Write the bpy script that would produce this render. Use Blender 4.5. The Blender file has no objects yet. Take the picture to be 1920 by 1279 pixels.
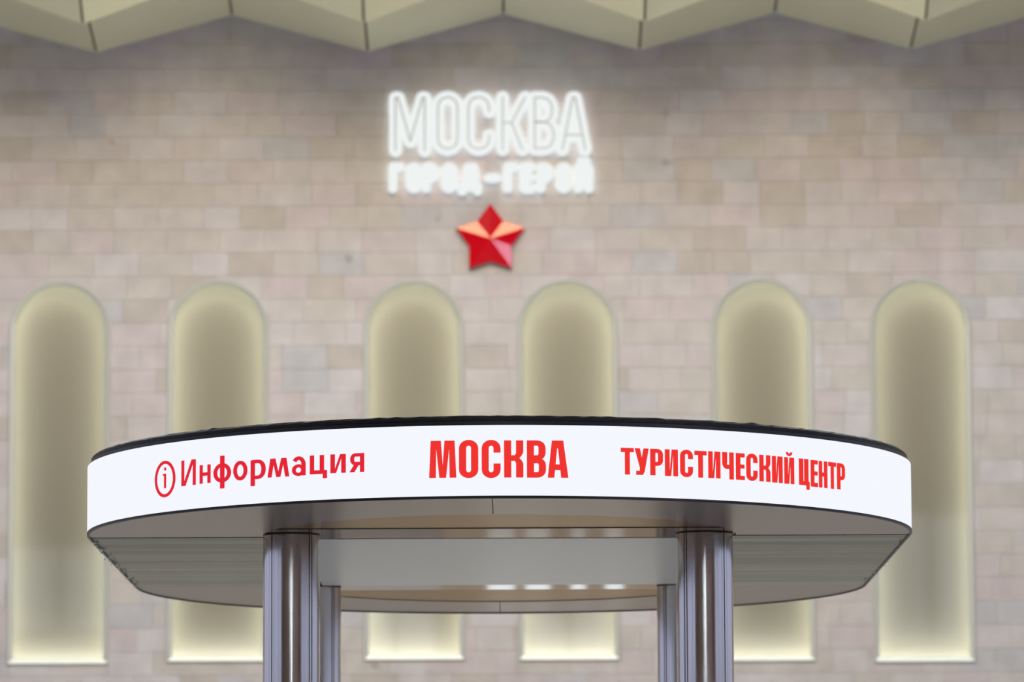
import bpy, bmesh, math, random
from mathutils import Matrix, Vector

rnd = random.Random(7)
S = bpy.context.scene
COL = S.collection

# ------------------------------------------------------------------ camera
PITCH, ROLL = math.radians(7.202), math.radians(0.25)
fwd = Vector((0, math.cos(PITCH), math.sin(PITCH)))
up0 = Vector((0, -math.sin(PITCH), math.cos(PITCH)))
rt0 = Vector((1, 0, 0))
rt = rt0 * math.cos(ROLL) - up0 * math.sin(ROLL)
up = up0 * math.cos(ROLL) + rt0 * math.sin(ROLL)
cd = bpy.data.cameras.new('camera')
cam = bpy.data.objects.new('camera', cd)
COL.objects.link(cam)
m = Matrix((rt, up, -fwd)).transposed().to_4x4()
m.translation = Vector((0, 0, 1.1))
cam.matrix_world = m
cd.sensor_width = 36.0
cd.lens = 178.125
cd.clip_end = 300
cd.dof.use_dof = True
cd.dof.focus_distance = 18.6
cd.dof.aperture_fstop = 5.0
S.camera = cam

# ------------------------------------------------------------------ light, exposure
S.view_settings.view_transform = 'Standard'
S.view_settings.look = 'None'
S.view_settings.gamma = 1.0
S.view_settings.exposure = 0.1
S.view_settings.use_curve_mapping = False
S.cycles.use_denoising = True
S.cycles.max_bounces = 10
S.cycles.sample_clamp_indirect = 6.0

W = bpy.data.worlds.new('world')
S.world = W
W.use_nodes = True
W.node_tree.nodes['Background'].inputs[0].default_value = (0.60, 0.66, 0.78, 1)
W.node_tree.nodes['Background'].inputs[1].default_value = 0.6


def area(name, loc, target, sx, sy, power, color):
    l = bpy.data.lights.new(name, 'AREA')
    l.shape = 'RECTANGLE'
    l.size, l.size_y = sx, sy
    l.energy = power
    l.color = color
    o = bpy.data.objects.new(name, l)
    COL.objects.link(o)
    o.location = loc
    d = Vector(target) - Vector(loc)
    o.rotation_euler = d.to_track_quat('-Z', 'Y').to_euler()
    return o


area('warm_cove_light', (-0.5, 30.0, 11.3), (-0.5, 40.0, 7.3), 6.0, 2.6, 530, (1.0, 0.885, 0.67))
area('hall_ceiling_light', (0, 31.6, 13.7), (0, 32.0, 0), 26.0, 3.6, 1520, (0.80, 0.92, 1.0))
for lx in (-1.61, 1.27):          # two unseen lamps, added to put warm glints in the star
    area('star_glint_light', (lx, 29.0, 13.6), (-0.17, 40, 7.0), 1.5, 1.0, 90, (1.0, 0.66, 0.36))

# ------------------------------------------------------------------ materials


def mat(name, color, rough=0.5, metal=0.0, spec=0.5, noise=0.0, nscale=4.0, bump=0.0, bscale=40.0,
        stretch=(1, 1, 1), coat=0.0, rvar=0.0, tint=None):
    mt = bpy.data.materials.new(name)
    mt.use_nodes = True
    nt = mt.node_tree
    b = nt.nodes['Principled BSDF']
    b.inputs['Base Color'].default_value = (*color, 1)
    b.inputs['Roughness'].default_value = rough
    b.inputs['Metallic'].default_value = metal
    b.inputs['Specular IOR Level'].default_value = spec
    b.inputs['Coat Weight'].default_value = coat
    if tint:
        b.inputs['Specular Tint'].default_value = (*tint, 1)
    if noise or bump or rvar:
        g = nt.nodes.new('ShaderNodeNewGeometry')
        mp = nt.nodes.new('ShaderNodeMapping')
        mp.inputs['Scale'].default_value = stretch
        nt.links.new(g.outputs['Position'], mp.inputs['Vector'])
        n = nt.nodes.new('ShaderNodeTexNoise')
        n.inputs['Scale'].default_value = nscale
        n.inputs['Detail'].default_value = 5
        nt.links.new(mp.outputs[0], n.inputs['Vector'])
        if noise:
            r = nt.nodes.new('ShaderNodeMapRange')
            r.inputs['To Min'].default_value = 1 - noise
            r.inputs['To Max'].default_value = 1 + noise
            r.inputs['From Min'].default_value = 0.3
            r.inputs['From Max'].default_value = 0.7
            nt.links.new(n.outputs[0], r.inputs[0])
            mx = nt.nodes.new('ShaderNodeMix')
            mx.data_type = 'RGBA'
            mx.blend_type = 'MULTIPLY'
            mx.inputs[0].default_value = 1
            mx.inputs[6].default_value = (*color, 1)
            nt.links.new(r.outputs[0], mx.inputs[7])
            nt.links.new(mx.outputs[2], b.inputs['Base Color'])
        if rvar:
            r2 = nt.nodes.new('ShaderNodeMapRange')
            r2.inputs['To Min'].default_value = max(0.02, rough - rvar)
            r2.inputs['To Max'].default_value = rough + rvar
            r2.inputs['From Min'].default_value = 0.3
            r2.inputs['From Max'].default_value = 0.7
            nt.links.new(n.outputs[0], r2.inputs[0])
            nt.links.new(r2.outputs[0], b.inputs['Roughness'])
        if bump:
            n2 = nt.nodes.new('ShaderNodeTexNoise')
            n2.inputs['Scale'].default_value = bscale
            n2.inputs['Detail'].default_value = 3
            nt.links.new(mp.outputs[0], n2.inputs['Vector'])
            bp = nt.nodes.new('ShaderNodeBump')
            bp.inputs['Strength'].default_value = bump
            bp.inputs['Distance'].default_value = 0.02
            nt.links.new(n2.outputs[0], bp.inputs['Height'])
            nt.links.new(bp.outputs[0], b.inputs['Normal'])
    return mt


def emit(name, color, strength):
    mt = bpy.data.materials.new(name)
    mt.use_nodes = True
    nt = mt.node_tree
    nt.nodes.remove(nt.nodes['Principled BSDF'])
    e = nt.nodes.new('ShaderNodeEmission')
    e.inputs[0].default_value = (*color, 1)
    e.inputs[1].default_value = strength
    nt.links.new(e.outputs[0], nt.nodes['Material Output'].inputs[0])
    return mt


def stone(name, color):
    """sandy limestone with soft clouding and a few dark fossil blotches"""
    mt = bpy.data.materials.new(name)
    mt.use_nodes = True
    nt = mt.node_tree
    b = nt.nodes['Principled BSDF']
    b.inputs['Roughness'].default_value = 0.55
    b.inputs['Specular IOR Level'].default_value = 0.3
    g = nt.nodes.new('ShaderNodeNewGeometry')
    n1 = nt.nodes.new('ShaderNodeTexNoise')
    n1.inputs['Scale'].default_value = 5.0
    n1.inputs['Detail'].default_value = 6
    n2 = nt.nodes.new('ShaderNodeTexNoise')
    n2.inputs['Scale'].default_value = 4.3
    n2.inputs['Detail'].default_value = 2
    nt.links.new(g.outputs['Position'], n1.inputs['Vector'])
    nt.links.new(g.outputs['Position'], n2.inputs['Vector'])
    r1 = nt.nodes.new('ShaderNodeMapRange')
    r1.inputs['From Min'].default_value = 0.3
    r1.inputs['From Max'].default_value = 0.7
    r1.inputs['To Min'].default_value = 0.90
    r1.inputs['To Max'].default_value = 1.08
    nt.links.new(n1.outputs[0], r1.inputs[0])
    r2 = nt.nodes.new('ShaderNodeMapRange')
    r2.inputs['From Min'].default_value = 0.70
    r2.inputs['From Max'].default_value = 0.76
    r2.inputs['To Min'].default_value = 1.0
    r2.inputs['To Max'].default_value = 0.72
    nt.links.new(n2.outputs[0], r2.inputs[0])
    mu = nt.nodes.new('ShaderNodeMath')
    mu.operation = 'MULTIPLY'
    nt.links.new(r1.outputs[0], mu.inputs[0])
    nt.links.new(r2.outputs[0], mu.inputs[1])
    mx = nt.nodes.new('ShaderNodeMix')
    mx.data_type = 'RGBA'
    mx.blend_type = 'MULTIPLY'
    mx.inputs[0].default_value = 1
    mx.inputs[6].default_value = (*color, 1)
    nt.links.new(mu.outputs[0], mx.inputs[7])
    nt.links.new(mx.outputs[2], b.inputs['Base Color'])
    return mt


def glass(name):
    mt = bpy.data.materials.new(name)
    mt.use_nodes = True
    nt = mt.node_tree
    nt.nodes.remove(nt.nodes['Principled BSDF'])
    t = nt.nodes.new('ShaderNodeBsdfTransparent')
    t.inputs[0].default_value = (0.95, 0.97, 0.94, 1)
    gl = nt.nodes.new('ShaderNodeBsdfGlossy')
    gl.inputs['Roughness'].default_value = 0.03
    fr = nt.nodes.new('ShaderNodeFresnel')
    fr.inputs[0].default_value = 1.55
    mx = nt.nodes.new('ShaderNodeMixShader')
    nt.links.new(fr.outputs[0], mx.inputs[0])
    nt.links.new(t.outputs[0], mx.inputs[1])
    nt.links.new(gl.outputs[0], mx.inputs[2])
    nt.links.new(mx.outputs[0], nt.nodes['Material Output'].inputs[0])
    return mt


STONES = [stone('limestone_%s' % k, c) for k, c in (
    ('rosy', (0.510, 0.450, 0.458)), ('sandy', (0.495, 0.456, 0.436)), ('pale', (0.525, 0.492, 0.505)),
    ('grey', (0.465, 0.450, 0.470)), ('tan', (0.465, 0.418, 0.392)), ('cream', (0.512, 0.470, 0.467)))]
M_MORTAR = mat('mortar', (0.50, 0.45, 0.41), 0.9)
M_PLAIN = mat('plain_stone', (0.48, 0.44, 0.43), 0.6, noise=0.12, nscale=2.0)
M_FLOOR = mat('floor_stone', (0.58, 0.575, 0.56), 0.25, noise=0.15, nscale=1.5)
M_BROWN = mat('brown_wall', (0.44, 0.34, 0.25), 0.6, noise=0.1)
M_CEIL = mat('ceiling_enamel', (0.70, 0.69, 0.51), 0.25, spec=0.5, noise=0.04, nscale=0.8)
M_CEILFLAT = mat('ceiling_paint', (0.6, 0.58, 0.54), 0.8)
M_SEAM = mat('dark_joint', (0.10, 0.095, 0.08), 0.7)
M_ROOF = mat('black_roofing', (0.012, 0.012, 0.014), 0.45, bump=0.15, bscale=30)
M_NAVY = mat('dark_navy_trim', (0.02, 0.023, 0.035), 0.35)
M_TRIM = mat('dark_trim', (0.02, 0.019, 0.019), 0.4)
M_STEEL = mat('polished_steel', (0.73, 0.71, 0.73), 0.19, 1.0, noise=0.10, nscale=9, rvar=0.10, bump=0.02, bscale=14, stretch=(1, 1, 0.15))
M_SOFFIT = mat('satin_steel_soffit', (0.60, 0.57, 0.56), 0.26, 1.0, tint=(0.66, 0.63, 0.61), bump=0.05, bscale=1.3)
M_SIDE = mat('brushed_steel_soffit', (0.55, 0.57, 0.56), 0.13, 1.0, tint=(0.58, 0.61, 0.59), bump=0.22, bscale=0.9, stretch=(0.22, 2.6, 1))
M_BROWNREFL = mat('brown_reflection_soffit', (0.60, 0.50, 0.40), 0.26, 1.0, tint=(0.63, 0.53, 0.42))  # lens panels: brown tint puts a warm reflection into the metal colour
M_BEAM = mat('polished_beam', (0.66, 0.63, 0.61), 0.10, 1.0, tint=(0.66, 0.64, 0.62))
M_WHITEPANEL = mat('white_satin_panel', (0.88, 0.89, 0.88), 0.30, spec=0.7)
M_MIRROR = mat('mirror_steel', (0.80, 0.80, 0.79), 0.10, 1.0, tint=(0.8, 0.8, 0.8))
M_SCREEN = emit('screen_white', (0.915, 0.93, 1.0), 0.935)
M_RED = emit('screen_red', (0.82, 0.034, 0.028), 1.0)
M_CRIMSON = emit('screen_crimson', (0.73, 0.019, 0.034), 1.0)
M_FILM = mat('torn_film', (0.75, 0.76, 0.72), 0.4)
M_LETTER = emit('letter_white', (0.96, 1.0, 0.99), 0.84)
M_HALO = emit('letter_backlight', (0.86, 1.0, 1.0), 3.0)
M_LGREY = mat('letter_edge', (0.62, 0.64, 0.64), 0.5)
M_STAR = mat('red_enamel', (0.56, 0.001, 0.010), 0.09, spec=0.5)
M_NFRAME = mat('niche_frame_steel', (0.62, 0.63, 0.585), 0.40, 0.4)
M_NBACK = mat('niche_cream', (0.43, 0.40, 0.365), 0.7)
M_NSTRIP = emit('niche_light', (0.98, 1.0, 0.80), 7.6)
M_NSTRIPB = emit('niche_light_sill', (0.98, 1.0, 0.86), 18.0)
M_NGLASS = glass('niche_glass')
M_DAY_SIDE = emit('daylight_side', (0.70, 0.76, 1.0), 0.66)
M_DAY_PALE = emit('daylight_pale', (0.80, 0.93, 1.0), 2.0)
M_STAR_GLINT = emit('star_glint_glow', (0.80, 0.74, 1.0), 11.0)
M_DAY_FRONT = emit('daylight_front', (0.86, 0.95, 1.0), 3.3)
M_BEAM_GLINT = emit('beam_glint_glow', (0.9, 0.96, 1.0), 1.4)
M_DOORWOOD = mat('door_wood', (0.38, 0.30, 0.225), 0.5, noise=0.15, nscale=3)
M_WFRAME = mat('window_frame_paint', (0.20, 0.17, 0.15), 0.5)

# ------------------------------------------------------------------ helpers


def link(name, me, m=None, parent=None):
    o = bpy.data.objects.new(name, me)
    COL.objects.link(o)
    if m is not None:
        if isinstance(m, (list, tuple)):
            for x in m:
                me.materials.append(x)
        else:
            me.materials.append(m)
    if parent is not None:
        o.parent = parent
    return o


def obj(name, bm, m=None, parent=None, smooth=None, recalc=True):
    me = bpy.data.meshes.new(name)
    if recalc:
        bmesh.ops.recalc_face_normals(bm, faces=bm.faces)
    bm.to_mesh(me)
    bm.free()
    if smooth is not None:
        for p in me.polygons:
            p.use_smooth = True
        me.set_sharp_from_angle(angle=math.radians(smooth))
    return link(name, me, m, parent)


def empty(name, label, cat, group=None, loc=(0, 0, 0)):
    o = bpy.data.objects.new(name, None)
    COL.objects.link(o)
    o.location = loc
    o['label'] = label
    o['category'] = cat
    if group:
        o['group'] = group
    return o


def struct(o, label=None):
    o['kind'] = 'structure'
    if label:
        o['label'] = label
    return o


def quad(bm, pts, mi=0):
    f = bm.faces.new([bm.verts.new(p) for p in pts])
    f.material_index = mi
    return f


def box(bm, x0, x1, y0, y1, z0, z1):
    v = [bm.verts.new(p) for p in ((x0, y0, z0), (x1, y0, z0), (x1, y1, z0), (x0, y1, z0),
                                   (x0, y0, z1), (x1, y0, z1), (x1, y1, z1), (x0, y1, z1))]
    for f in ((0, 1, 2, 3), (4, 5, 6, 7), (0, 1, 5, 4), (1, 2, 6, 5), (2, 3, 7, 6), (3, 0, 4, 7)):
        bm.faces.new([v[i] for i in f])


def rings(bm, rows, closed=True, loop=False):
    """skin a list of equally long point rows"""
    vs = [[bm.verts.new(p) for p in r] for r in rows]
    n = len(rows[0])
    seq = list(range(len(vs) - 1))
    pairs = [(i, i + 1) for i in seq] + ([(len(vs) - 1, 0)] if loop else [])
    for a, b in pairs:
        for i in range(n if closed else n - 1):
            j = (i + 1) % n
            bm.faces.new((vs[a][i], vs[a][j], vs[b][j], vs[b][i]))
    return vs


def prism(bm, pts, f0, f1):
    """polygon pts (2D) extruded between the maps f0 and f1"""
    a = [bm.verts.new(f0(p)) for p in pts]
    b = [bm.verts.new(f1(p)) for p in pts]
    bm.faces.new(a)
    bm.faces.new(list(reversed(b)))
    for i in range(len(pts)):
        j = (i + 1) % len(pts)
        bm.faces.new((a[i], a[j], b[j], b[i]))


# ------------------------------------------------------------------ the hall
YW = 40.0            # face of the stone wall
FLX = 16.0
bm = bmesh.new()
box(bm, -FLX, FLX, -6, 40.6, -0.3, 0.0)
struct(obj('floor', bm, M_FLOOR))
bm = bmesh.new()
box(bm, -FLX - .3, FLX + .3, -6.3, -6.0, -0.3, 14.3)
struct(obj('wall_front', bm, M_BROWN))
for nm, sx in (('wall_left', -1), ('wall_right', 1)):
    bm = bmesh.new()
    x0, x1 = sorted((sx * FLX, sx * (FLX + .3)))
    box(bm, x0, x1, -6, 40.6, -0.3, 14.3)
    struct(obj(nm, bm, M_BROWN))

WN = [0]


def window(axis, pos, a0, a1, z0, z1, nx, nz, dayl, inward):
    """glazed window set on a hall wall: frame bars and one pane per field"""
    WN[0] += 1
    e = bpy.data.objects.new('window_%d' % WN[0], None)
    COL.objects.link(e)
    e['kind'] = 'structure'
    bar = 0.09

    def P(a, d, z):
        return (pos + inward * d, a, z) if axis == 'x' else (a, pos + inward * d, z)

    def bx(bm, a0, a1, d0, d1, z0, z1):
        p, q = P(a0, d0, z0), P(a1, d1, z1)
        box(bm, *sorted((p[0], q[0])), *sorted((p[1], q[1])), z0, z1)
    bm = bmesh.new()
    for i in range(nx + 1):
        c = a0 + (a1 - a0) * i / nx
        bx(bm, c - bar / 2, c + bar / 2, 0, .12, z0, z1)
    for k in range(nz + 1):
        c = z0 + (z1 - z0) * k / nz
        bx(bm, a0, a1, 0.005, .11, c - bar / 2, c + bar / 2)
    obj('window_frame', bm, M_WFRAME, e)
    for i in range(nx):
        for k in range(nz):
            bm = bmesh.new()
            bx(bm, a0 + (a1 - a0) * i / nx + bar / 2, a0 + (a1 - a0) * (i + 1) / nx - bar / 2, .02, .04,
               z0 + (z1 - z0) * k / nz + bar / 2, z0 + (z1 - z0) * (k + 1) / nz - bar / 2)
            obj('window_pane', bm, dayl, e)


for k in range(5):
    window('x', -FLX, 1.4 + 7 * k, 8 + 7 * k, 2.6, 6.6, 2, 2, M_DAY_SIDE, 1)
    window('x', FLX, 1.4 + 7 * k, 8 + 7 * k, 2.6, 6.6, 2, 2, M_DAY_SIDE, -1)
window('x', FLX, 1.4, 8.0, 9.4, 13.2, 3, 1, M_STAR_GLINT, -1)  # unseen glowing window, added for the lavender glint in the star
window('y', -6, -8.7, -6.7, 7.0, 8.5, 2, 1, M_DAY_PALE, 1)
window('y', -6, 6.0, 8.2, 6.7, 9.0, 2, 1, M_DAY_PALE, 1)
window('y', -6, -0.45, 1.65, 3.6, 8.3, 3, 2, M_DAY_FRONT, 1)
window('y', -6, -2.7, -1.3, 4.4, 8.0, 2, 2, M_DAY_FRONT, 1)

bm = bmesh.new()
for xa, xb in ((-FLX, -0.55), (1.15, FLX)):
    box(bm, xa, xb, YW - .03, YW + .01, 0, 1.2)
struct(obj('baseboard_back', bm, mat('plinth_granite', (0.20, 0.175, 0.16), 0.4, noise=0.2, nscale=6)))
added_door = bpy.data.objects.new('added_door_1', None)  # unseen door, added so its glowing panes mirror as bright patches in the back beam
COL.objects.link(added_door)
struct(added_door)
DP = [(-.20, .01), (.10, .29), (.46, .57), (.73, .87)]
for xa, xb in DP:
    bm = bmesh.new()
    box(bm, xa, xb, YW - .02, YW - .01, 1.32, 2.1)
    obj('door_pane', bm, M_BEAM_GLINT, added_door)
ed = [-.55] + [v for t in DP for v in t] + [1.15]
for xa, xb in zip(ed[::2], ed[1::2]):
    bm = bmesh.new()
    box(bm, xa, xb, YW - .05, YW, 0, 2.2)
    obj('door_post', bm, M_DOORWOOD, added_door)
bm = bmesh.new()
box(bm, -.55, 1.15, YW - .045, YW, 0, 1.32)
obj('door_panel', bm, M_DOORWOOD, added_door)
bm = bmesh.new()
box(bm, -.55, 1.15, YW - .05, YW, 2.1, 2.2)
obj('door_head', bm, M_DOORWOOD, added_door)

# ---- stone wall with six arched openings
NX = [-3.597, -2.337, -0.781, 0.442, 1.988, 3.2485]
NTOP = [6.657, 6.660, 6.653, 6.652, 6.654, 6.648]
NBOT = [3.597, 3.612, 3.618, 3.612, 3.598, 3.585]
NW = 0.400
OPN = 0.392          # half width of the opening in the tiles


def span(k, z):
    """x interval of the opening k at height z, or None"""
    zb, zs = NBOT[k] + .008, NTOP[k] - NW
    if z < zb - 1e-6:
        return None
    if z <= zs:
        return OPN
    d = OPN * OPN - (z - zs) ** 2
    return math.sqrt(d) if d > 0 else 0.0


def pieces(x0, x1, z0, z1):
    """the polygons left of a rectangle once the openings are cut out (None when untouched)"""
    for k in range(6):
        c = NX[k]
        zb, zt = NBOT[k] + .008, NTOP[k] - NW + OPN
        if x1 <= c - OPN or x0 >= c + OPN or z1 <= zb or z0 >= zt:
            continue
        if z0 < zb - .004:
            out = pieces(x0, x1, z0, zb - .0005)
            out = [[(x0, z0), (x1, z0), (x1, zb), (x0, zb)]] if out is None else out
            rest = pieces(x0, x1, zb, z1)
            return out + ([] if rest is None else rest)
        zs = NTOP[k] - NW
        n = 1 if z1 <= zs else 8
        zz = [z0 + (z1 - z0) * i / n for i in range(n + 1)]
        if zt < z1 and zt > z0:
            zz = sorted(set(zz + [zt]))
        res = []
        L = [(min(x1, c - (span(k, z) or 0)), z) for z in zz]
        if any(p[0] > x0 + 1e-4 for p in L):
            L = [(max(p[0], x0), p[1]) for p in L]
            poly = [(x0, z0)] + L + [(x0, z1)]
            res.append(poly)
        Rr = [(max(x0, c + (span(k, z) or 0)), z) for z in zz]
        if any(p[0] < x1 - 1e-4 for p in Rr):
            Rr = [(min(p[0], x1), p[1]) for p in Rr]
            res.append([(x1, z1)] + list(reversed(Rr)) + [(x1, z0)])
        clean = []
        for poly in res:
            q = []
            for p in poly:
                if not q or (abs(p[0] - q[-1][0]) + abs(p[1] - q[-1][1])) > 1e-4:
                    q.append(p)
            if (abs(q[0][0] - q[-1][0]) + abs(q[0][1] - q[-1][1])) < 1e-4:
                q.pop()
            if len(q) > 2:
                ar = abs(sum(q[i][0] * q[(i + 1) % len(q)][1] - q[(i + 1) % len(q)][0] * q[i][1] for i in range(len(q)))) / 2
                if ar > 2e-4:
                    clean.append(q)
        return clean
    return None


PITCHZ, Z00 = 0.1872, 6.6879
XMIN, XMAX = -8.4, 8.4
KMIN, KMAX = -21, 12
ZMIN, ZMAX = Z00 + PITCHZ * KMIN, Z00 + PITCHZ * (KMAX + 1)

bm = bmesh.new()                     # the wall itself: mortar bed behind the tiles and plain ashlar around
for k in range(KMIN, KMAX + 1):
    z0, z1 = Z00 + PITCHZ * k, Z00 + PITCHZ * (k + 1)
    edges = [XMIN] + [(NX[i] + NX[i + 1]) / 2 for i in range(5)] + [XMAX]
    for i in range(6):
        ps = pieces(edges[i], edges[i + 1], z0, z1)
        if ps is None:
            ps = [[(edges[i], z0), (edges[i + 1], z0), (edges[i + 1], z1), (edges[i], z1)]]
        for q in ps:
            bm.faces.new([bm.verts.new((p[0], YW + .010, p[1])) for p in q])
for f in bm.faces:
    f.material_index = 1
nb = len(bm.faces)
box(bm, -FLX, XMIN, YW, YW + .6, 0, 14.3)
box(bm, XMAX, FLX, YW, YW + .6, 0, 14.3)
box(bm, XMIN, XMAX, YW, YW + .6, 0, ZMIN)
box(bm, XMIN, XMAX, YW, YW + .6, ZMAX, 14.3)
box(bm, XMIN, XMAX, YW + .3, YW + .6, ZMIN, ZMAX)
wall_back = struct(obj('wall_back', bm, [M_PLAIN, M_MORTAR]), 'rosy sandstone wall of thin tiles with six arched openings')

# tiles: box faces with a small arris, shared meshes for whole tiles
JT = 0.0007


def tile_bm(q, bm=None, y=0.0, mi=0):
    bm = bm or bmesh.new()
    cx = sum(p[0] for p in q) / len(q)
    cz = sum(p[1] for p in q) / len(q)
    xs = [p[0] for p in q]
    zs = [p[1] for p in q]
    hw, hh = (max(xs) - min(xs)) / 2 or 1, (max(zs) - min(zs)) / 2 or 1
    n = len(q)
    back = [bm.verts.new((p[0], YW + .012, p[1])) for p in q]
    mid = [bm.verts.new((p[0], YW + .001 + y, p[1])) for p in q]
    fr = [bm.verts.new((p[0] - (p[0] - cx) / hw * .001, YW + y, p[1] - (p[1] - cz) / hh * .001)) for p in q]
    f = [bm.faces.new(fr)]
    for i in range(n):
        j = (i + 1) % n
        f.append(bm.faces.new((back[i], back[j], mid[j], mid[i])))
        f.append(bm.faces.new((mid[i], mid[j], fr[j], fr[i])))
    for g in f:
        g.material_index = mi
    return bm


WIDTHS = (0.29, 0.36, 0.36, 0.42)
shared = {}
tiles = []
for k in range(KMIN, KMAX + 1):
    x = XMIN + rnd.choice((0, .08, .16, .22)) - .3
    z0, z1 = Z00 + PITCHZ * k, Z00 + PITCHZ * (k + 1)
    while x < XMAX:
        w = rnd.choice(WIDTHS)
        mi = rnd.choices(range(6), (3, 3, 2, 1.3, 1.3, 3))[0]
        y = rnd.uniform(-.001, .001)
        a, b = max(x, XMIN), min(x + w, XMAX)
        if b - a > .03:
            whole = abs((b - a) - w) < 1e-6
            ps = pieces(a + JT, b - JT, z0 + JT, z1 - JT)
            # how well the photograph shows it: the field above the arches first
            vis = (0 if abs((a + b) / 2) < 4.05 and 6.3 < z0 < 8.6 else 1) + (0 if ps is None else .2) + (abs((a + b) / 2) / 40)
            tiles.append((vis, k, a, b, z0, z1, mi, y, ps, w if whole else None))
        x += w
tiles.sort(key=lambda t: t[0])
rest = bmesh.new()
count = 0
for vis, k, a, b, z0, z1, mi, y, ps, w in tiles:
    if count < 296 and ps is None and w:
        key = (w, mi)
        if key not in shared:
            t = tile_bm([(-w / 2 + JT, -PITCHZ / 2 + JT), (w / 2 - JT, -PITCHZ / 2 + JT), (w / 2 - JT, PITCHZ / 2 - JT), (-w / 2 + JT, PITCHZ / 2 - JT)])
            me = bpy.data.meshes.new('stone_tile')
            bmesh.ops.recalc_face_normals(t, faces=t.faces)
            for v in t.verts:
                v.co.y -= YW
            t.to_mesh(me)
            t.free()
            me.materials.append(STONES[mi])
            shared[key] = me
        o = link('stone_tile', shared[key], None, wall_back)
        o.location = ((a + b) / 2, YW + y, (z0 + z1) / 2)
        count += 1
    elif count < 296 and ps and len(ps) == 1 and vis < 1:
        link_o = obj('stone_tile', tile_bm(ps[0], None, y, 0), STONES[mi], wall_back)
        count += 1
    else:
        for q in (ps if ps is not None else [[(a + JT, z0 + JT), (b - JT, z0 + JT), (b - JT, z1 - JT), (a + JT, z1 - JT)]]):
            tile_bm(q, rest, y, mi)
r = obj('stone_tiles', rest, STONES, wall_back)
r['kind'] = 'stuff'

# ---- folded ceiling: sawtooth bands of folded plates, each plate a part
ceiling = bpy.data.objects.new('ceiling', None)
COL.objects.link(ceiling)
struct(ceiling, 'olive grey folded plate ceiling with zigzag edge')
bm = bmesh.new()
box(bm, -FLX, FLX, -6, 36.0, 14.0, 14.3)
obj('upper_slab', bm, M_CEILFLAT, ceiling)


def zig(i, base, amp):
    """height of fold number i (even = valley)"""
    return base + (amp if i % 2 else 0.0)


def band(y0, base0, amp0, y1, base1, amp1, th, i0, i1, XV, HALF, joint=.010):
    """plates between the edge near the wall (y0) and the edge towards the hall (y1)"""
    for i in range(i0, i1):
        xa, xb = XV + HALF * i, XV + HALF * (i + 1)
        g = joint
        a0, b0 = zig(i, base0, amp0), zig(i + 1, base0, amp0)
        a1, b1 = zig(i, base1, amp1), zig(i + 1, base1, amp1)

        def z(u, p, q):
            return p + (q - p) * u
        u0, u1 = g / HALF, 1 - g / HALF
        P = [(xa + g, y0, z(u0, a0, b0)), (xb - g, y0, z(u1, a0, b0)),
             (xb - g, y1, z(u1, a1, b1)), (xa + g, y1, z(u0, a1, b1))]
        bm = bmesh.new()
        lo = [bm.verts.new(p) for p in P]
        hi = [bm.verts.new((p[0], p[1], p[2] + th)) for p in P]
        bm.faces.new(lo)
        bm.faces.new(hi)
        for q in range(4):
            w = (q + 1) % 4
            bm.faces.new((lo[q], lo[w], hi[w], hi[q]))
        obj('ceiling_panel', bm, M_CEIL, ceiling)
    # dark backing that fills the joints
    bm = bmesh.new()
    for i in range(i0, i1):
        xa, xb = XV + HALF * i, XV + HALF * (i + 1)
        a0, b0 = zig(i, base0, amp0), zig(i + 1, base0, amp0)
        a1, b1 = zig(i, base1, amp1), zig(i + 1, base1, amp1)
        quad(bm, [(xa, y0, a0 + .012), (xb, y0, b0 + .012), (xb, y1, b1 + .012), (xa, y1, a1 + .012)])
    obj('joint_backing', bm, M_SEAM, ceiling)


band(39.93, 8.487, 0.300, 38.75, 8.665, 0.315, .03, -5, 11, -3.316, 1.086)
band(38.30, 8.408, 0.400, 37.55, 8.86, 0.46, .03, -5, 11, -3.285, 1.0787)
band(37.45, 9.00, 0.50, 36.6, 10.2, 0.60, .03, -5, 11, -3.285, 1.0787)
band(36.5, 10.3, 0.65, 35.6, 14.0, 0.80, .03, -5, 11, -3.285, 1.0787)

# ------------------------------------------------------------------ arched niches
NICHE_LABELS = [
    'leftmost tall arched wall niche, clear of the canopy except its right edge',
    'second arched wall niche from the left, behind the word beginning the screen',
    'third arched wall niche from the left, lower left of the red star',
    'fourth arched wall niche from the left, lower right of the red star',
    'fifth arched wall niche from the left, behind the right steel column side',
    'rightmost tall arched wall niche, past the right end of the canopy']
NICHE_LABELS[1] = 'second arched wall niche from the left, above the left part of the screen'
NICHE_LABELS[4] = 'fifth arched wall niche from the left, above the right part of the screen'


def outline(k, o, y, zshift=0.0):
    """closed outline of niche k set in by o, at depth y"""
    c, zb, zs = 0.0, NBOT[k], NTOP[k] - NW
    w = NW - o
    pts = [(c - w, y, zb + o), (c + w, y, zb + o), (c + w, y, zb + .6), (c + w, y, zs)]
    for i in range(1, 24):
        a = math.pi * i / 24
        pts.append((c + w * math.cos(a), y, zs + w * math.sin(a)))
    pts += [(c - w, y, zs), (c - w, y, zb + .6)]
    return [(p[0], p[1], p[2] - zb) for p in pts]


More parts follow.
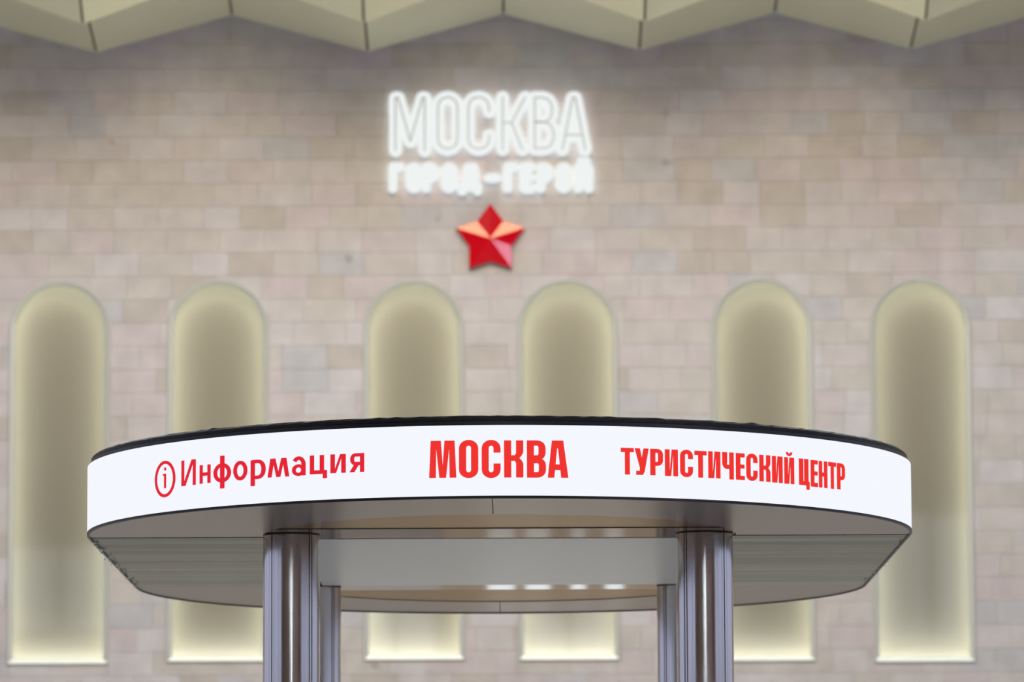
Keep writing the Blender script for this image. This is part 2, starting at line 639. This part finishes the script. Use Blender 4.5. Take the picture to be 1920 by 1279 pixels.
for k in range(6):
    n = empty('wall_niche', NICHE_LABELS[k], 'niche', 'lit arched niches in the stone wall', (NX[k], YW, NBOT[k]))
    bm = bmesh.new()
    rings(bm, [outline(k, 0.0, .02), outline(k, 0.0, -.012), outline(k, .006, -.020), outline(k, .038, -.004),
               outline(k, .042, .004), outline(k, .042, .010), outline(k, .012, .012)], loop=False)
    obj('frame', bm, M_NFRAME, n, 20)
    bm = bmesh.new()
    rings(bm, [outline(k, .0, .02), outline(k, .0, .125)])
    obj('reveal', bm, M_NBACK, n, 40)
    bm = bmesh.new()
    bm.faces.new([bm.verts.new(p) for p in outline(k, .0, .125)])
    rr = [bm.verts.new(p) for p in outline(k, .0, .15)]
    bm.faces.new(rr)
    obj('back_panel', bm, M_NBACK, n)
    bm = bmesh.new()
    rings(bm, [outline(k, .010, .030), outline(k, .024, .030), outline(k, .024, .018), outline(k, .010, .018)], loop=True)
    obj('light_strip', bm, M_NSTRIP, n)
    bm = bmesh.new()
    box(bm, -NW + .03, NW - .03, .020, .032, .012, .026)
    obj('sill_light_strip', bm, M_NSTRIPB, n)
    bm = bmesh.new()
    f = bm.faces.new([bm.verts.new(p) for p in outline(k, .036, .006)])
    f.normal_update()
    if f.normal.y > 0:
        f.normal_flip()
    obj('glass_pane', bm, M_NGLASS, n, recalc=False)

# ------------------------------------------------------------------ lit lettering on the wall
UPPER = {
'М' :[ [(-0.924, 7.683), (-0.923, 8.110), (-0.902, 8.110), (-0.805, 7.756), (-0.706, 8.110), (-0.689, 8.109), (-0.690, 7.682)] ],
'О' :[ [(-0.584, 8.031), (-0.577, 8.067), (-0.555, 8.095), (-0.523, 8.111), (-0.488, 8.111), (-0.456, 8.095), (-0.434, 8.066), (-0.427, 8.030), (-0.428, 7.771), (-0.435, 7.738), (-0.457, 7.711), (-0.489, 7.696), (-0.524, 7.696), (-0.556, 7.711), (-0.577, 7.738), (-0.585, 7.772), (-0.584, 8.031)] ],
'С' :[ [(-0.175, 7.995), (-0.175, 8.029), (-0.181, 8.061), (-0.199, 8.088), (-0.226, 8.105), (-0.258, 8.112), (-0.290, 8.106), (-0.317, 8.088), (-0.335, 8.061), (-0.341, 8.030), (-0.342, 7.771), (-0.336, 7.741), (-0.318, 7.716), (-0.291, 7.699), (-0.260, 7.693), (-0.228, 7.699), (-0.201, 7.715), (-0.183, 7.740), (-0.176, 7.770), (-0.176, 7.805)] ],
'К' :[ [(-0.066, 8.111), (-0.068, 7.688)], [(-0.067, 7.904), (0.001, 7.903)], [(0.113, 8.110), (0.005, 7.903), (0.090, 7.687)] ],
'В' :[ [(0.189, 7.902), (0.190, 8.106), (0.262, 8.105), (0.292, 8.095), (0.315, 8.068), (0.328, 8.028), (0.328, 7.983), (0.315, 7.944), (0.291, 7.916), (0.261, 7.906), (0.189, 7.907)], [(0.189, 7.907), (0.188, 7.695), (0.264, 7.695), (0.298, 7.705), (0.325, 7.734), (0.340, 7.777), (0.340, 7.824), (0.325, 7.866), (0.299, 7.896), (0.265, 7.906), (0.189, 7.907)] ],
'А' :[ [(0.409, 7.686), (0.492, 8.104), (0.514, 8.104), (0.592, 7.685)], [(0.435, 7.802), (0.567, 7.801)] ],
}
LOWER=[
( 'Г' ,[ [(-0.946, 7.377), (-0.945, 7.554), (-0.886, 7.553)] ]),
( 'О' ,[ [(-0.809, 7.521), (-0.803, 7.540), (-0.787, 7.551), (-0.767, 7.551), (-0.751, 7.539), (-0.745, 7.520), (-0.746, 7.408), (-0.752, 7.389), (-0.768, 7.378), (-0.787, 7.378), (-0.803, 7.390), (-0.809, 7.409), (-0.809, 7.521)] ]),
( 'Р' ,[ [(-0.678, 7.376), (-0.677, 7.552), (-0.643, 7.552), (-0.623, 7.543), (-0.611, 7.519), (-0.611, 7.490), (-0.623, 7.466), (-0.643, 7.458), (-0.677, 7.458)] ]),
( 'О' ,[ [(-0.528, 7.519), (-0.522, 7.538), (-0.506, 7.550), (-0.486, 7.550), (-0.470, 7.538), (-0.464, 7.519), (-0.465, 7.407), (-0.471, 7.388), (-0.487, 7.377), (-0.507, 7.377), (-0.523, 7.388), (-0.529, 7.407), (-0.528, 7.519)] ]),
( 'Д' ,[ [(-0.393, 7.353), (-0.392, 7.392), (-0.269, 7.391), (-0.269, 7.353)], [(-0.371, 7.392), (-0.349, 7.547), (-0.298, 7.546), (-0.290, 7.391)] ]),
( '-' ,[ [(-0.184, 7.460), (-0.116, 7.459)] ]),
( 'Г' ,[ [(-0.031, 7.373), (-0.030, 7.550), (0.029, 7.549)] ]),
( 'Е' ,[ [(0.166, 7.549), (0.102, 7.549), (0.101, 7.372), (0.165, 7.372)], [(0.101, 7.463), (0.161, 7.463)] ]),
( 'Р' ,[ [(0.237, 7.372), (0.238, 7.548), (0.272, 7.548), (0.292, 7.539), (0.304, 7.515), (0.304, 7.486), (0.292, 7.462), (0.272, 7.453), (0.238, 7.454)] ]),
( 'О' ,[ [(0.387, 7.515), (0.393, 7.534), (0.409, 7.546), (0.429, 7.546), (0.445, 7.534), (0.451, 7.515), (0.450, 7.403), (0.444, 7.384), (0.428, 7.373), (0.408, 7.373), (0.392, 7.384), (0.386, 7.403), (0.387, 7.515)] ]),
( 'Й' ,[ [(0.536, 7.534), (0.535, 7.370), (0.621, 7.534), (0.620, 7.370)], [(0.558, 7.590), (0.579, 7.573), (0.600, 7.590)] ]),
]



def tube(bm, pts, r, fy, yc, seg=10, closed=False):
    """round-ended flattened tube along pts (x, z)"""
    ps = list(pts)
    for a, b in zip(ps[:-1], ps[1:]):
        d = Vector((b[0] - a[0], b[1] - a[1]))
        if d.length < 1e-5:
            continue
        nrm = Vector((-d.y, d.x)).normalized()
        rows = []
        for p in (a, b):
            rows.append([(p[0] + nrm.x * r * math.cos(t), yc + fy * math.sin(t), p[1] + nrm.y * r * math.cos(t))
                         for t in (2 * math.pi * i / seg for i in range(seg))])
        rings(bm, rows)
    for p in ps:
        mtx = Matrix.Translation((p[0], yc, p[1])) @ Matrix.Diagonal((r, fy, r, 1))
        bmesh.ops.create_uvsphere(bm, u_segments=12, v_segments=6, radius=1.0, matrix=mtx)


def wall_letter(ch, strokes, r, label, group, seam):
    xs = [p[0] for s in strokes for p in s]
    zs = [p[1] for s in strokes for p in s]
    ox, oz = (min(xs) + max(xs)) / 2, min(zs)
    st = [[(p[0] - ox, p[1] - oz) for p in s] for s in strokes]
    e = empty('wall_letter', label, 'letter', group, (ox, YW, oz))
    bm = bmesh.new()
    for s in st:
        tube(bm, s, r, .022, -.055)
    obj('lit_face', bm, M_LETTER, e, 60)
    bm = bmesh.new()
    for s in st:
        tube(bm, s, r * .75, .004, -.024, 6)
    obj('backlight', bm, M_HALO, e)
    for s in st:                          # stand-off pins
        for p in {s[0], s[len(s) // 2]}:
            bm = bmesh.new()
            box(bm, p[0] - .006, p[0] + .006, -.05, .002, p[1] - .006, p[1] + .006)
            obj('mounting_pin', bm, M_LGREY, e)
    if seam:
        bm = bmesh.new()
        for s in st:
            tube(bm, s, .0062, .005, -.076, 6)
        obj('grey_rib', bm, M_LGREY, e, 60)


for ch, nth in zip('МОСКВА', ('first', 'second', 'third', 'fourth', 'fifth', 'sixth')):
    wall_letter(ch, UPPER[ch], .052, 'large white lit letter %s, %s of the upper word on the wall' % (ch, nth), 'letters of the upper wall word', True)
NTH = ['first letter of the lower left word', 'second letter of the lower left word', 'third letter of the lower left word',
       'fourth letter of the lower left word', 'last letter of the lower left word', None,
       'first letter of the lower right word', 'second letter of the lower right word', 'third letter of the lower right word',
       'fourth letter of the lower right word', 'last letter of the lower right word']
for (ch, stk), nth in zip(LOWER, NTH):
    if nth is None:
        wall_letter(ch, stk, .035, 'short white lit hyphen between the two lower words on the wall', 'letters of the lower wall line', False)
    else:
        wall_letter(ch, stk, .035, 'small white lit %s on the wall, %s' % (ch, nth), 'letters of the lower wall line', False)

# ------------------------------------------------------------------ red star
star = empty('wall_star', 'glossy red faceted five-pointed star on the stone wall under the lettering', 'star', None, (-0.1688, YW, 6.968))
RO, RI = 0.285, 0.176
ring2 = []
for i in range(10):
    a = math.pi / 2 + i * math.pi / 5
    rr_ = RO if i % 2 == 0 else RI
    ring2.append((rr_ * math.cos(a), rr_ * math.sin(a)))
bm = bmesh.new()
fr = [bm.verts.new((p[0], -.055, p[1])) for p in ring2]
c = bm.verts.new((0, -.091, 0))
for i in range(10):
    bm.faces.new((fr[i], fr[(i + 1) % 10], c))
o = obj('faceted_front', bm, M_STAR, star)
bm = bmesh.new()
rings(bm, [[(p[0], -.055, p[1]) for p in ring2], [(p[0] * 1.02, -.030, p[1] * 1.02) for p in ring2], [(p[0] * 1.02, -.01, p[1] * 1.02) for p in ring2]])
bm.faces.new([bm.verts.new((p[0] * 1.02, -.01, p[1] * 1.02)) for p in ring2])
obj('rim', bm, M_STAR, star)
bm = bmesh.new()
bmesh.ops.create_cone(bm, cap_ends=True, segments=16, radius1=.06, radius2=.06, depth=.014,
                      matrix=Matrix.Translation((0, -.003, 0)) @ Matrix.Rotation(math.pi / 2, 4, 'X'))
obj('mounting_plate', bm, M_TRIM, star)

# ------------------------------------------------------------------ information canopy
XC, Y1, Y2, R = -.0527, 20.008, 22.60, 1.628
ZB, ZT = 2.854, 3.1139        # soffit and screen top
kiosk = empty('information_canopy', 'stadium-shaped canopy with a white screen band carrying red words, on four steel columns', 'canopy', None, (XC, (Y1 + Y2) / 2, 0))
KX, KY = XC, (Y1 + Y2) / 2


def L3(p):
    return (p[0] - KX, p[1] - KY, p[2])


def stadium(r, z, n=72):
    pts = []
    for i in range(n + 1):                       # front half, from left round to right
        a = math.pi + math.pi * i / n
        pts.append((XC + r * math.cos(a), Y1 + r * math.sin(a), z))
    for i in range(n + 1):
        a = math.pi * i / n
        pts.append((XC + r * math.cos(a), Y2 + r * math.sin(a), z))
    return [L3(p) for p in pts]


bm = bmesh.new()
rings(bm, [stadium(R, ZB + .001), stadium(R, ZT), stadium(R - .03, ZT), stadium(R - .03, ZB + .001)], loop=True)
bm.faces.ensure_lookup_table()
nn = len(stadium(R, 0))
for f in bm.faces[nn:]:
    f.material_index = 1
screen = obj('led_screen', bm, [M_SCREEN, M_TRIM], kiosk, 40)
bm = bmesh.new()
rings(bm, [stadium(R - .002, ZB - .009), stadium(R + .0015, ZB - .008), stadium(R + .0015, ZB + .001), stadium(R - .009, ZB + .001), stadium(R - .009, ZB - .009)], loop=True)
obj('lower_trim', bm, M_TRIM, kiosk, 40)
bm = bmesh.new()
rings(bm, [stadium(R - .010, ZT - .002), stadium(R - .010, ZT + .016), stadium(R - .05, ZT + .018), stadium(R - .05, ZT - .002)], loop=True)
obj('upper_trim', bm, M_NAVY, kiosk, 40)
# roofing lid with an uneven edge
rim_rows = []
for j, (dr, dz) in enumerate(((.030, .014), (.015, .018), (.014, .030), (.022, .037), (.10, .045), (.5, .05))):
    row = []
    for i, p in enumerate(stadium(R - dr, ZT + dz, 160)):
        q = rnd.uniform(-1, 1)
        if j in (2, 3, 4):
            row.append((p[0], p[1], p[2] + .0014 * q + (.004 if rnd.random() < .02 else 0)))
        else:
            row.append(p)
    rim_rows.append(row)
bm = bmesh.new()
vs = rings(bm, rim_rows)
bm.faces.new(vs[-1])
obj('roof_cover', bm, M_ROOF, kiosk)

# soffit panels
PT = .006        # sheet thickness
RIN = .935
ZS = ZB - .004


def flat(name, pts, m, z=ZS, th=PT, parent=kiosk):
    bm = bmesh.new()
    prism(bm, pts, lambda p: L3((p[0], p[1], z)), lambda p: L3((p[0], p[1], z + th)))
    return obj(name, bm, m, parent)


def arcp(r, yc, a0, a1, n=40):
    return [(XC + r * math.cos(math.radians(a0 + (a1 - a0) * i / n)), yc + r * math.sin(math.radians(a0 + (a1 - a0) * i / n))) for i in range(n + 1)]


def ringpanel(yc, a0, a1, m, seam, n=48):
    """quarter of the ring; seam = (which end, x of the straight radial-ish joint)"""
    rows = []
    for r_, zz in ((R - .006, ZS), (RIN, ZS), (RIN, ZS + PT), (R - .006, ZS + PT)):
        d = math.degrees(math.asin((seam[1] - XC) / r_))
        d = d if yc == Y1 else -d
        g = math.degrees(.0015 / r_)
        b0 = a0 + d + g if seam[0] == 0 else a0
        b1 = a1 + d - g if seam[0] == 1 else a1
        rows.append([L3((p[0], p[1], zz)) for p in arcp(r_, yc, b0, b1, n)])
    bm = bmesh.new()
    rings(bm, rows, closed=False, loop=True)
    return obj('soffit_panel', bm, m, kiosk)


ringpanel(Y1, 180, 270, M_SOFFIT, (1, -.0745))
ringpanel(Y1, 270, 360, M_SOFFIT, (0, -.0745))
ringpanel(Y2, 0, 90, M_SOFFIT, (1, -.062))
ringpanel(Y2, 90, 180, M_SOFFIT, (0, -.062))
for s in (-1, 1):
    xa, xb = sorted((XC + s * (R - .006), XC + s * (RIN - .135)))
    flat('side_soffit_panel', [(xa, Y1 + .022), (xb, Y1 + .022), (xb, Y2 - .004), (xa, Y2 - .004)], M_SIDE, ZS - .001)
YLF = 19.685          # straight edge of the front lens panel
YRF, YRB = 20.124, 22.79
flat('lens_soffit_panel', arcp(RIN - .004, Y1, 180, 360, 48), M_BROWNREFL, ZS + .0035)
flat('lens_soffit_panel', arcp(RIN - .004, Y2, 0, 180, 48), M_BROWNREFL, ZS + .0035)
bm = bmesh.new()
pa, pb = L3((XC - .87, YLF, ZS + .0005)), L3((XC + .87, YLF + .004, ZS + .0035))
box(bm, pa[0], pb[0], pa[1], pb[1], pa[2], pb[2])
obj('joint_strip', bm, M_TRIM, kiosk)
flat('cross_beam_panel', [(XC - .875, YLF + .008), (XC + .875, YLF + .008), (XC + .925, Y1 - .01), (XC + .80, YRF - .003), (XC - .80, YRF - .003), (XC - .925, Y1 - .01)], M_BEAM, ZS + .001)
flat('center_ceiling_panel', [(XC - .795, YRF), (XC + .795, YRF), (XC + .795, 22.49), (XC - .795, 22.49)], M_WHITEPANEL, ZS - .001)
flat('cross_beam_panel', [(XC - .80, 22.50), (XC + .80, 22.50), (XC + .80, YRB), (XC - .80, YRB)], M_MIRROR, ZS + .001)
# structural deck above the sheets closes the joints
bm = bmesh.new()
lo = [bm.verts.new(p) for p in stadium(R - .032, ZS + .045)]
hi = [bm.verts.new(p) for p in stadium(R - .032, ZT)]
bm.faces.new(lo)
bm.faces.new(hi)
for i in range(len(lo)):
    j = (i + 1) % len(lo)
    bm.faces.new((lo[i], lo[j], hi[j], hi[i]))
obj('deck', bm, M_TRIM, kiosk)

# columns: extruded steel profile with dark grooves
RC = .1125


def column(x, y, mirror):
    bm = bmesh.new()
    gro = [(-90 + mirror * a, w, d) for a, w, d in ((-41, 1.3, .008), (41, 1.3, .008), (47, 1.0, .005), (66, .8, .004),
                                                    (139, 2.0, .010), (-139, 2.0, .010), (172, 1.2, .006))]
    angs = set(range(0, 360, 4))
    for a, w, d in gro:
        a %= 360
        angs = {t for t in angs if abs((t - a + 180) % 360 - 180) > w + .8}
    prof = [(float(t), RC) for t in angs]
    for a, w, d in gro:
        a %= 360
        prof += [(a - w, RC), (a - w * .8, RC - d), (a + w * .8, RC - d), (a + w, RC)]
    prof = sorted((t % 360, r_) for t, r_ in prof)
    row = lambda z: [(r_ * math.cos(math.radians(t)), r_ * math.sin(math.radians(t)), z) for t, r_ in prof]
    zs = [0.0, ZS - .002]
    rings(bm, [row(z) for z in zs])
    o = obj('column', bm, M_STEEL, kiosk, 25)
    o.location = (x - KX, y - KY, 0)
    bm = bmesh.new()
    circ = lambda r_, z: [(r_ * math.cos(2 * math.pi * i / 40), r_ * math.sin(2 * math.pi * i / 40), z) for i in range(40)]
    rings(bm, [circ(RC - .004, ZS - .003), circ(RC + .001, ZS - .003), circ(RC + .001, ZS + .001), circ(RC - .004, ZS + .001)], loop=True)
    obj('collar', bm, M_TRIM, o, 40)
    bm = bmesh.new()
    rings(bm, [circ(.17, 0), circ(.17, .010), circ(.165, .014), circ(RC - .01, .014)])
    obj('base_plate', bm, M_STEEL, o, 40)
    return o


for s in (-1, 1):
    column(-.0590 + s * .815, 19.95, -s)
    column(-.0635 + s * .818, 22.62, -s)

# torn protective film along the side edges
bm = bmesh.new()
for s, nn in ((-1, 80), (1, 14)):
    for i in range(nn):
        yy = rnd.uniform(Y1 + .1, Y2 - .1)
        xx = XC + s * (R - rnd.uniform(-.004, .02))
        a = [(xx + rnd.uniform(-.010, .010), yy + rnd.uniform(-.05, .05), ZB - .010 - rnd.uniform(0, .006)) for _ in range(3)]
        f = [bm.verts.new(L3(p)) for p in a]
        bm.faces.new(f)
film = obj('torn_film', bm, M_FILM, kiosk)
film['kind'] = 'stuff'

# ------------------------------------------------------------------ words on the screen
M = [
    ('М', -0.2524, -0.1525, 2.9222, 3.0581),
    ('О', -0.1427, -0.0721, 2.9199, 3.0600),
    ('С', -0.0598, 0.0093, 2.9192, 3.0593),
    ('К', 0.0219, 0.0920, 2.9212, 3.0571),
    ('В', 0.1050, 0.1747, 2.9207, 3.0572),
    ('А', 0.1812, 0.2570, 2.9209, 3.0572),
]
T = [
    ('Т', 0.4545, 0.5043, 2.9370, 3.0351),
    ('У', 0.5079, 0.5626, 2.9370, 3.0347),
    ('Р', 0.5684, 0.6186, 2.9368, 3.0346),
    ('И', 0.6266, 0.6789, 2.9363, 3.0347),
    ('С', 0.6882, 0.7405, 2.9346, 3.0361),
    ('Т', 0.7476, 0.7983, 2.9354, 3.0341),
    ('И', 0.8057, 0.8576, 2.9355, 3.0348),
    ('Ч', 0.8663, 0.9166, 2.9343, 3.0347),
    ('Е', 0.9268, 0.9664, 2.9350, 3.0341),
    ('С', 0.9743, 1.0263, 2.9338, 3.0356),
    ('К', 1.0357, 1.0882, 2.9347, 3.0337),
    ('И', 1.0974, 1.1498, 2.9337, 3.0330),
    ('Й', 1.1593, 1.2104, 2.9334, 3.0324),
    ('Ц', 1.2369, 1.2940, 2.9336, 3.0328),
    ('Е', 1.3023, 1.3418, 2.9313, 3.0318),
    ('Н', 1.3496, 1.3998, 2.9314, 3.0315),
    ('Т', 1.4072, 1.4558, 2.9314, 3.0318),
    ('Р', 1.4627, 1.5149, 2.9325, 3.0316),
]
I = [
    ('i', -1.4970, -1.3662, 2.9103, 3.0484),
    ('И', -1.3292, -1.2489, 2.9448, 3.0404),
    ('н', -1.2265, -1.1693, 2.9460, 3.0145),
    ('ф', -1.1538, -1.0662, 2.9445, 3.0173),
    ('о', -1.0546, -0.9880, 2.9470, 3.0190),
    ('р', -0.9724, -0.9043, 2.9469, 3.0166),
    ('м', -0.8952, -0.8013, 2.9481, 3.0181),
    ('а', -0.7895, -0.7322, 2.9486, 3.0201),
    ('ц', -0.7143, -0.6445, 2.9509, 3.0193),
    ('и', -0.6305, -0.5696, 2.9511, 3.0193),
    ('я', -0.5536, -0.4976, 2.9518, 3.0208),
]



def corner(cx, cy, rox, roy, rix, riy, a0, a1, n=5):
    out = []
    for i in range(n):
        t0, t1 = math.radians(a0 + (a1 - a0) * i / n), math.radians(a0 + (a1 - a0) * (i + 1) / n)
        out.append([(cx + rix * math.cos(t0), cy + riy * math.sin(t0)), (cx + rox * math.cos(t0), cy + roy * math.sin(t0)),
                    (cx + rox * math.cos(t1), cy + roy * math.sin(t1)), (cx + rix * math.cos(t1), cy + riy * math.sin(t1))])
    return out


def rc(x0, y0, x1, y1):
    return [(x0, y0), (x1, y0), (x1, y1), (x0, y1)]


def rring(x0, y0, x1, y1, tx, ty, rx, ry, gap=None):
    """upright rounded ring; gap = (lower, upper) opening of its right side"""
    ix, iy = max(rx - tx, .02), max(ry - ty, .01)
    out = []
    for cx, cy, a in ((x0 + rx, y0 + ry, 180), (x1 - rx, y0 + ry, 270), (x1 - rx, y1 - ry, 0), (x0 + rx, y1 - ry, 90)):
        out += corner(cx, cy, rx, ry, ix, iy, a, a + 90)
    xa, xb = x0 + rx, x1 - rx
    if xb > xa + 1e-4:
        out += [rc(xa, y0, xb, y0 + ty), rc(xa, y1 - ty, xb, y1)]
    out.append(rc(x0, y0 + ry, x0 + tx, y1 - ry))
    if gap:
        out += [rc(x1 - tx, y0 + ry, x1, gap[0]), rc(x1 - tx, gap[1], x1, y1 - ry)]
    else:
        out.append(rc(x1 - tx, y0 + ry, x1, y1 - ry))
    return out


def bowl(x0, y0, x1, y1, tx, ty, rx, ry):
    ix, iy = max(rx - tx, .02), max(ry - ty, .01)
    return (corner(x1 - rx, y0 + ry, rx, ry, ix, iy, 270, 360) + corner(x1 - rx, y1 - ry, rx, ry, ix, iy, 0, 90)
            + [rc(x0, y0, x1 - rx, y0 + ty), rc(x0, y1 - ty, x1 - rx, y1), rc(x1 - tx, y0 + ry, x1, y1 - ry)])


def ell(x0, y0, x1, y1, tx, ty, n=28):
    cx, cy, rx, ry = (x0 + x1) / 2, (y0 + y1) / 2, (x1 - x0) / 2, (y1 - y0) / 2
    return corner(cx, cy, rx, ry, rx - tx, ry - ty, 0, 360, n)


def heavy(ch):
    """condensed heavy capitals in a unit box"""
    t = .375
    if ch == 'М':
        h = [[(0, 0), (.245, 0), (.262, .79), (.24, 1), (.06, 1)], [(.377, 0), (.505, 0), (.505, .28), (.433, 1), (.2, 1), (.262, .79)]]
        return h + [[(1 - p[0], p[1]) for p in q] for q in h]
    if ch == 'О':
        return rring(0, 0, 1, 1, t, .15, .5, .22)
    if ch == 'С':
        return rring(0, 0, 1, 1, t, .15, .5, .22, (.38, .665))
    if ch == 'К':
        h = [rc(.62, .74, 1, 1), [(.62, .74), (.62, .66), (.93, .60), (1, .68), (1, .74)], [(.62, .66), (.56, .60), (.80, .525), (.93, .60)],
             rc(.3, .525, .56, .60), [(.56, .60), (.56, .525), (.80, .525)]]
        return [rc(0, 0, t, 1)] + h + [[(p[0], 1.05 - p[1]) if p[1] < .99 else (p[0], 0) for p in q] for q in h]
    if ch == 'В':
        return [rc(0, 0, t, 1)] + bowl(.3, 0, 1, .535, t, .15, .45, .2) + bowl(.3, .46, .985, 1, t, .14, .45, .2)
    if ch == 'А':
        return [[(0, 0), (.316, 0), (.46, .79), (.483, 1), (.208, 1)], [(1, 0), (.65, 0), (.505, .79), (.483, 1), (.758, 1)],
                [(.483, 1), (.46, .79), (.505, .79)], rc(.34, .207, .63, .36)]
    if ch == 'Т':
        return [rc(0, .84, 1, 1), rc(.31, 0, .69, .9)]
    if ch == 'У':
        return [[(.63, 1), (1, 1), (.70, .13), (.36, .24)], [(0, 1), (.37, 1), (.60, .40), (.40, .20)],
                [(.36, .24), (.70, .13), (.58, 0), (.34, 0)], rc(.10, 0, .38, .15)]
    if ch == 'Р':
        return [rc(0, 0, .40, 1)] + bowl(.3, .36, 1, 1, .38, .15, .45, .2)
    if ch in 'ИЙ':
        g = [rc(0, 0, .36, 1), rc(.64, 0, 1, 1), [(.34, 0), (.47, 0), (.66, 1), (.53, 1)]]
        if ch == 'Й':
            g += corner(.5, 1.20, .32, .15, .14, .05, 180, 360, 10)
        return g
    if ch == 'Ч':
        return [rc(0, .60, .42, 1)] + corner(.42, .60, .42, .22, .03, .06, 180, 270) + [rc(.42, .38, .7, .54), rc(.62, 0, 1, 1)]
    if ch == 'Е':
        return [rc(0, 0, .50, 1), rc(.4, 0, 1, .155), rc(.4, .845, 1, 1), rc(.4, .43, .97, .58)]
    if ch == 'Ц':
        return [rc(0, 0, .40, 1), rc(.50, 0, .90, 1), rc(.3, 0, .7, .15), rc(.70, -.16, 1.0, .15)]
    if ch == 'Н':
        return [rc(0, 0, .38, 1), rc(.62, 0, 1, 1), rc(.3, .42, .7, .575)]
    return []


def light(ch):
    """semi-bold lower-case letters in a unit box (x-height 1)"""
    if ch == 'И':
        return [rc(0, 0, .19, 1), rc(.81, 0, 1, 1), [(.10, 0), (.28, 0), (.90, 1), (.72, 1)]]
    if ch == 'н':
        return [rc(0, 0, .275, 1), rc(.725, 0, 1, 1), rc(.2, .41, .8, .59)]
    if ch == 'ф':
        return ell(0, -.02, 1, 1.02, .21, .19) + [rc(.39, -.34, .63, 1.42)]
    if ch == 'о':
        return ell(0, -.03, 1, 1.03, .26, .20)
    if ch == 'р':
        return [rc(0, -.38, .28, 1)] + bowl(.12, -.02, 1, 1.02, .28, .19, .50, .48)
    if ch == 'м':
        h = [[(0, 0), (.18, 0), (.28, .72), (.25, 1), (.13, 1)], [(.23, 1), (.36, 1), (.55, .0), (.41, .0), (.27, .72)]]
        return h + [[(1 - p[0], p[1]) for p in q] for q in h]
    if ch == 'а':
        return (ell(0, -.02, .96, .61, .28, .17, 22) + [rc(.70, 0, 1, .66)] + corner(.50, .60, .50, .43, .20, .23, 0, 150, 10))
    if ch == 'ц':
        return [rc(0, 0, .25, 1), rc(.58, 0, .83, 1), rc(.1, 0, .8, .20), rc(.76, -.24, 1, .20)]
    if ch == 'и':
        return [rc(0, 0, .29, 1), rc(.71, 0, 1, 1), [(.2, 0), (.36, .0), (.80, 1), (.64, 1)]]
    if ch == 'я':
        q = [[(1 - p[0], p[1]) for p in g] for g in bowl(.15, .36, .98, 1.0, .28, .18, .36, .32)]
        return [rc(.71, 0, 1, 1)] + q + [[(-.02, 0), (.31, 0), (.66, .42), (.32, .42)]]
    if ch == 'i':
        tx, ty = .09, .062
        return ell(0, 0, 1, 1, .105, .085, 40) + [rc(.47, .25, .555, .645), rc(.41, .595, .5, .645), rc(.475, .735, .555, .815)]
    return []


def on_screen(s, z, d):
    a = s / R
    return L3((XC + (R + d) * math.sin(a), Y1 - (R + d) * math.cos(a), z))


def word(name, items, fn, m, zfix=None):
    bm = bmesh.new()
    for ch, s0, s1, z0, z1 in items:
        if zfix and ch not in zfix[2]:
            z0, z1 = zfix[0], zfix[1]
        for q in fn(ch):
            pts = [(s0 + (s1 - s0) * p[0], z0 + (z1 - z0) * p[1]) for p in q]
            prism(bm, pts, lambda p: on_screen(p[0], p[1], .0025), lambda p: on_screen(p[0], p[1], .0003))
    return obj(name, bm, m, screen)


word('lettering', M, heavy, M_RED)
word('lettering', [(c, a, b, y, z) for c, a, b, y, z in T], heavy, M_RED)
word('lettering', [(c, a, b, (y if c != 'И' else 2.9440), (z if c == 'И' else y + .0695)) for c, a, b, y, z in I if c != 'i'], light, M_CRIMSON)
word('information_symbol', [g for g in I if g[0] == 'i'], light, M_CRIMSON)
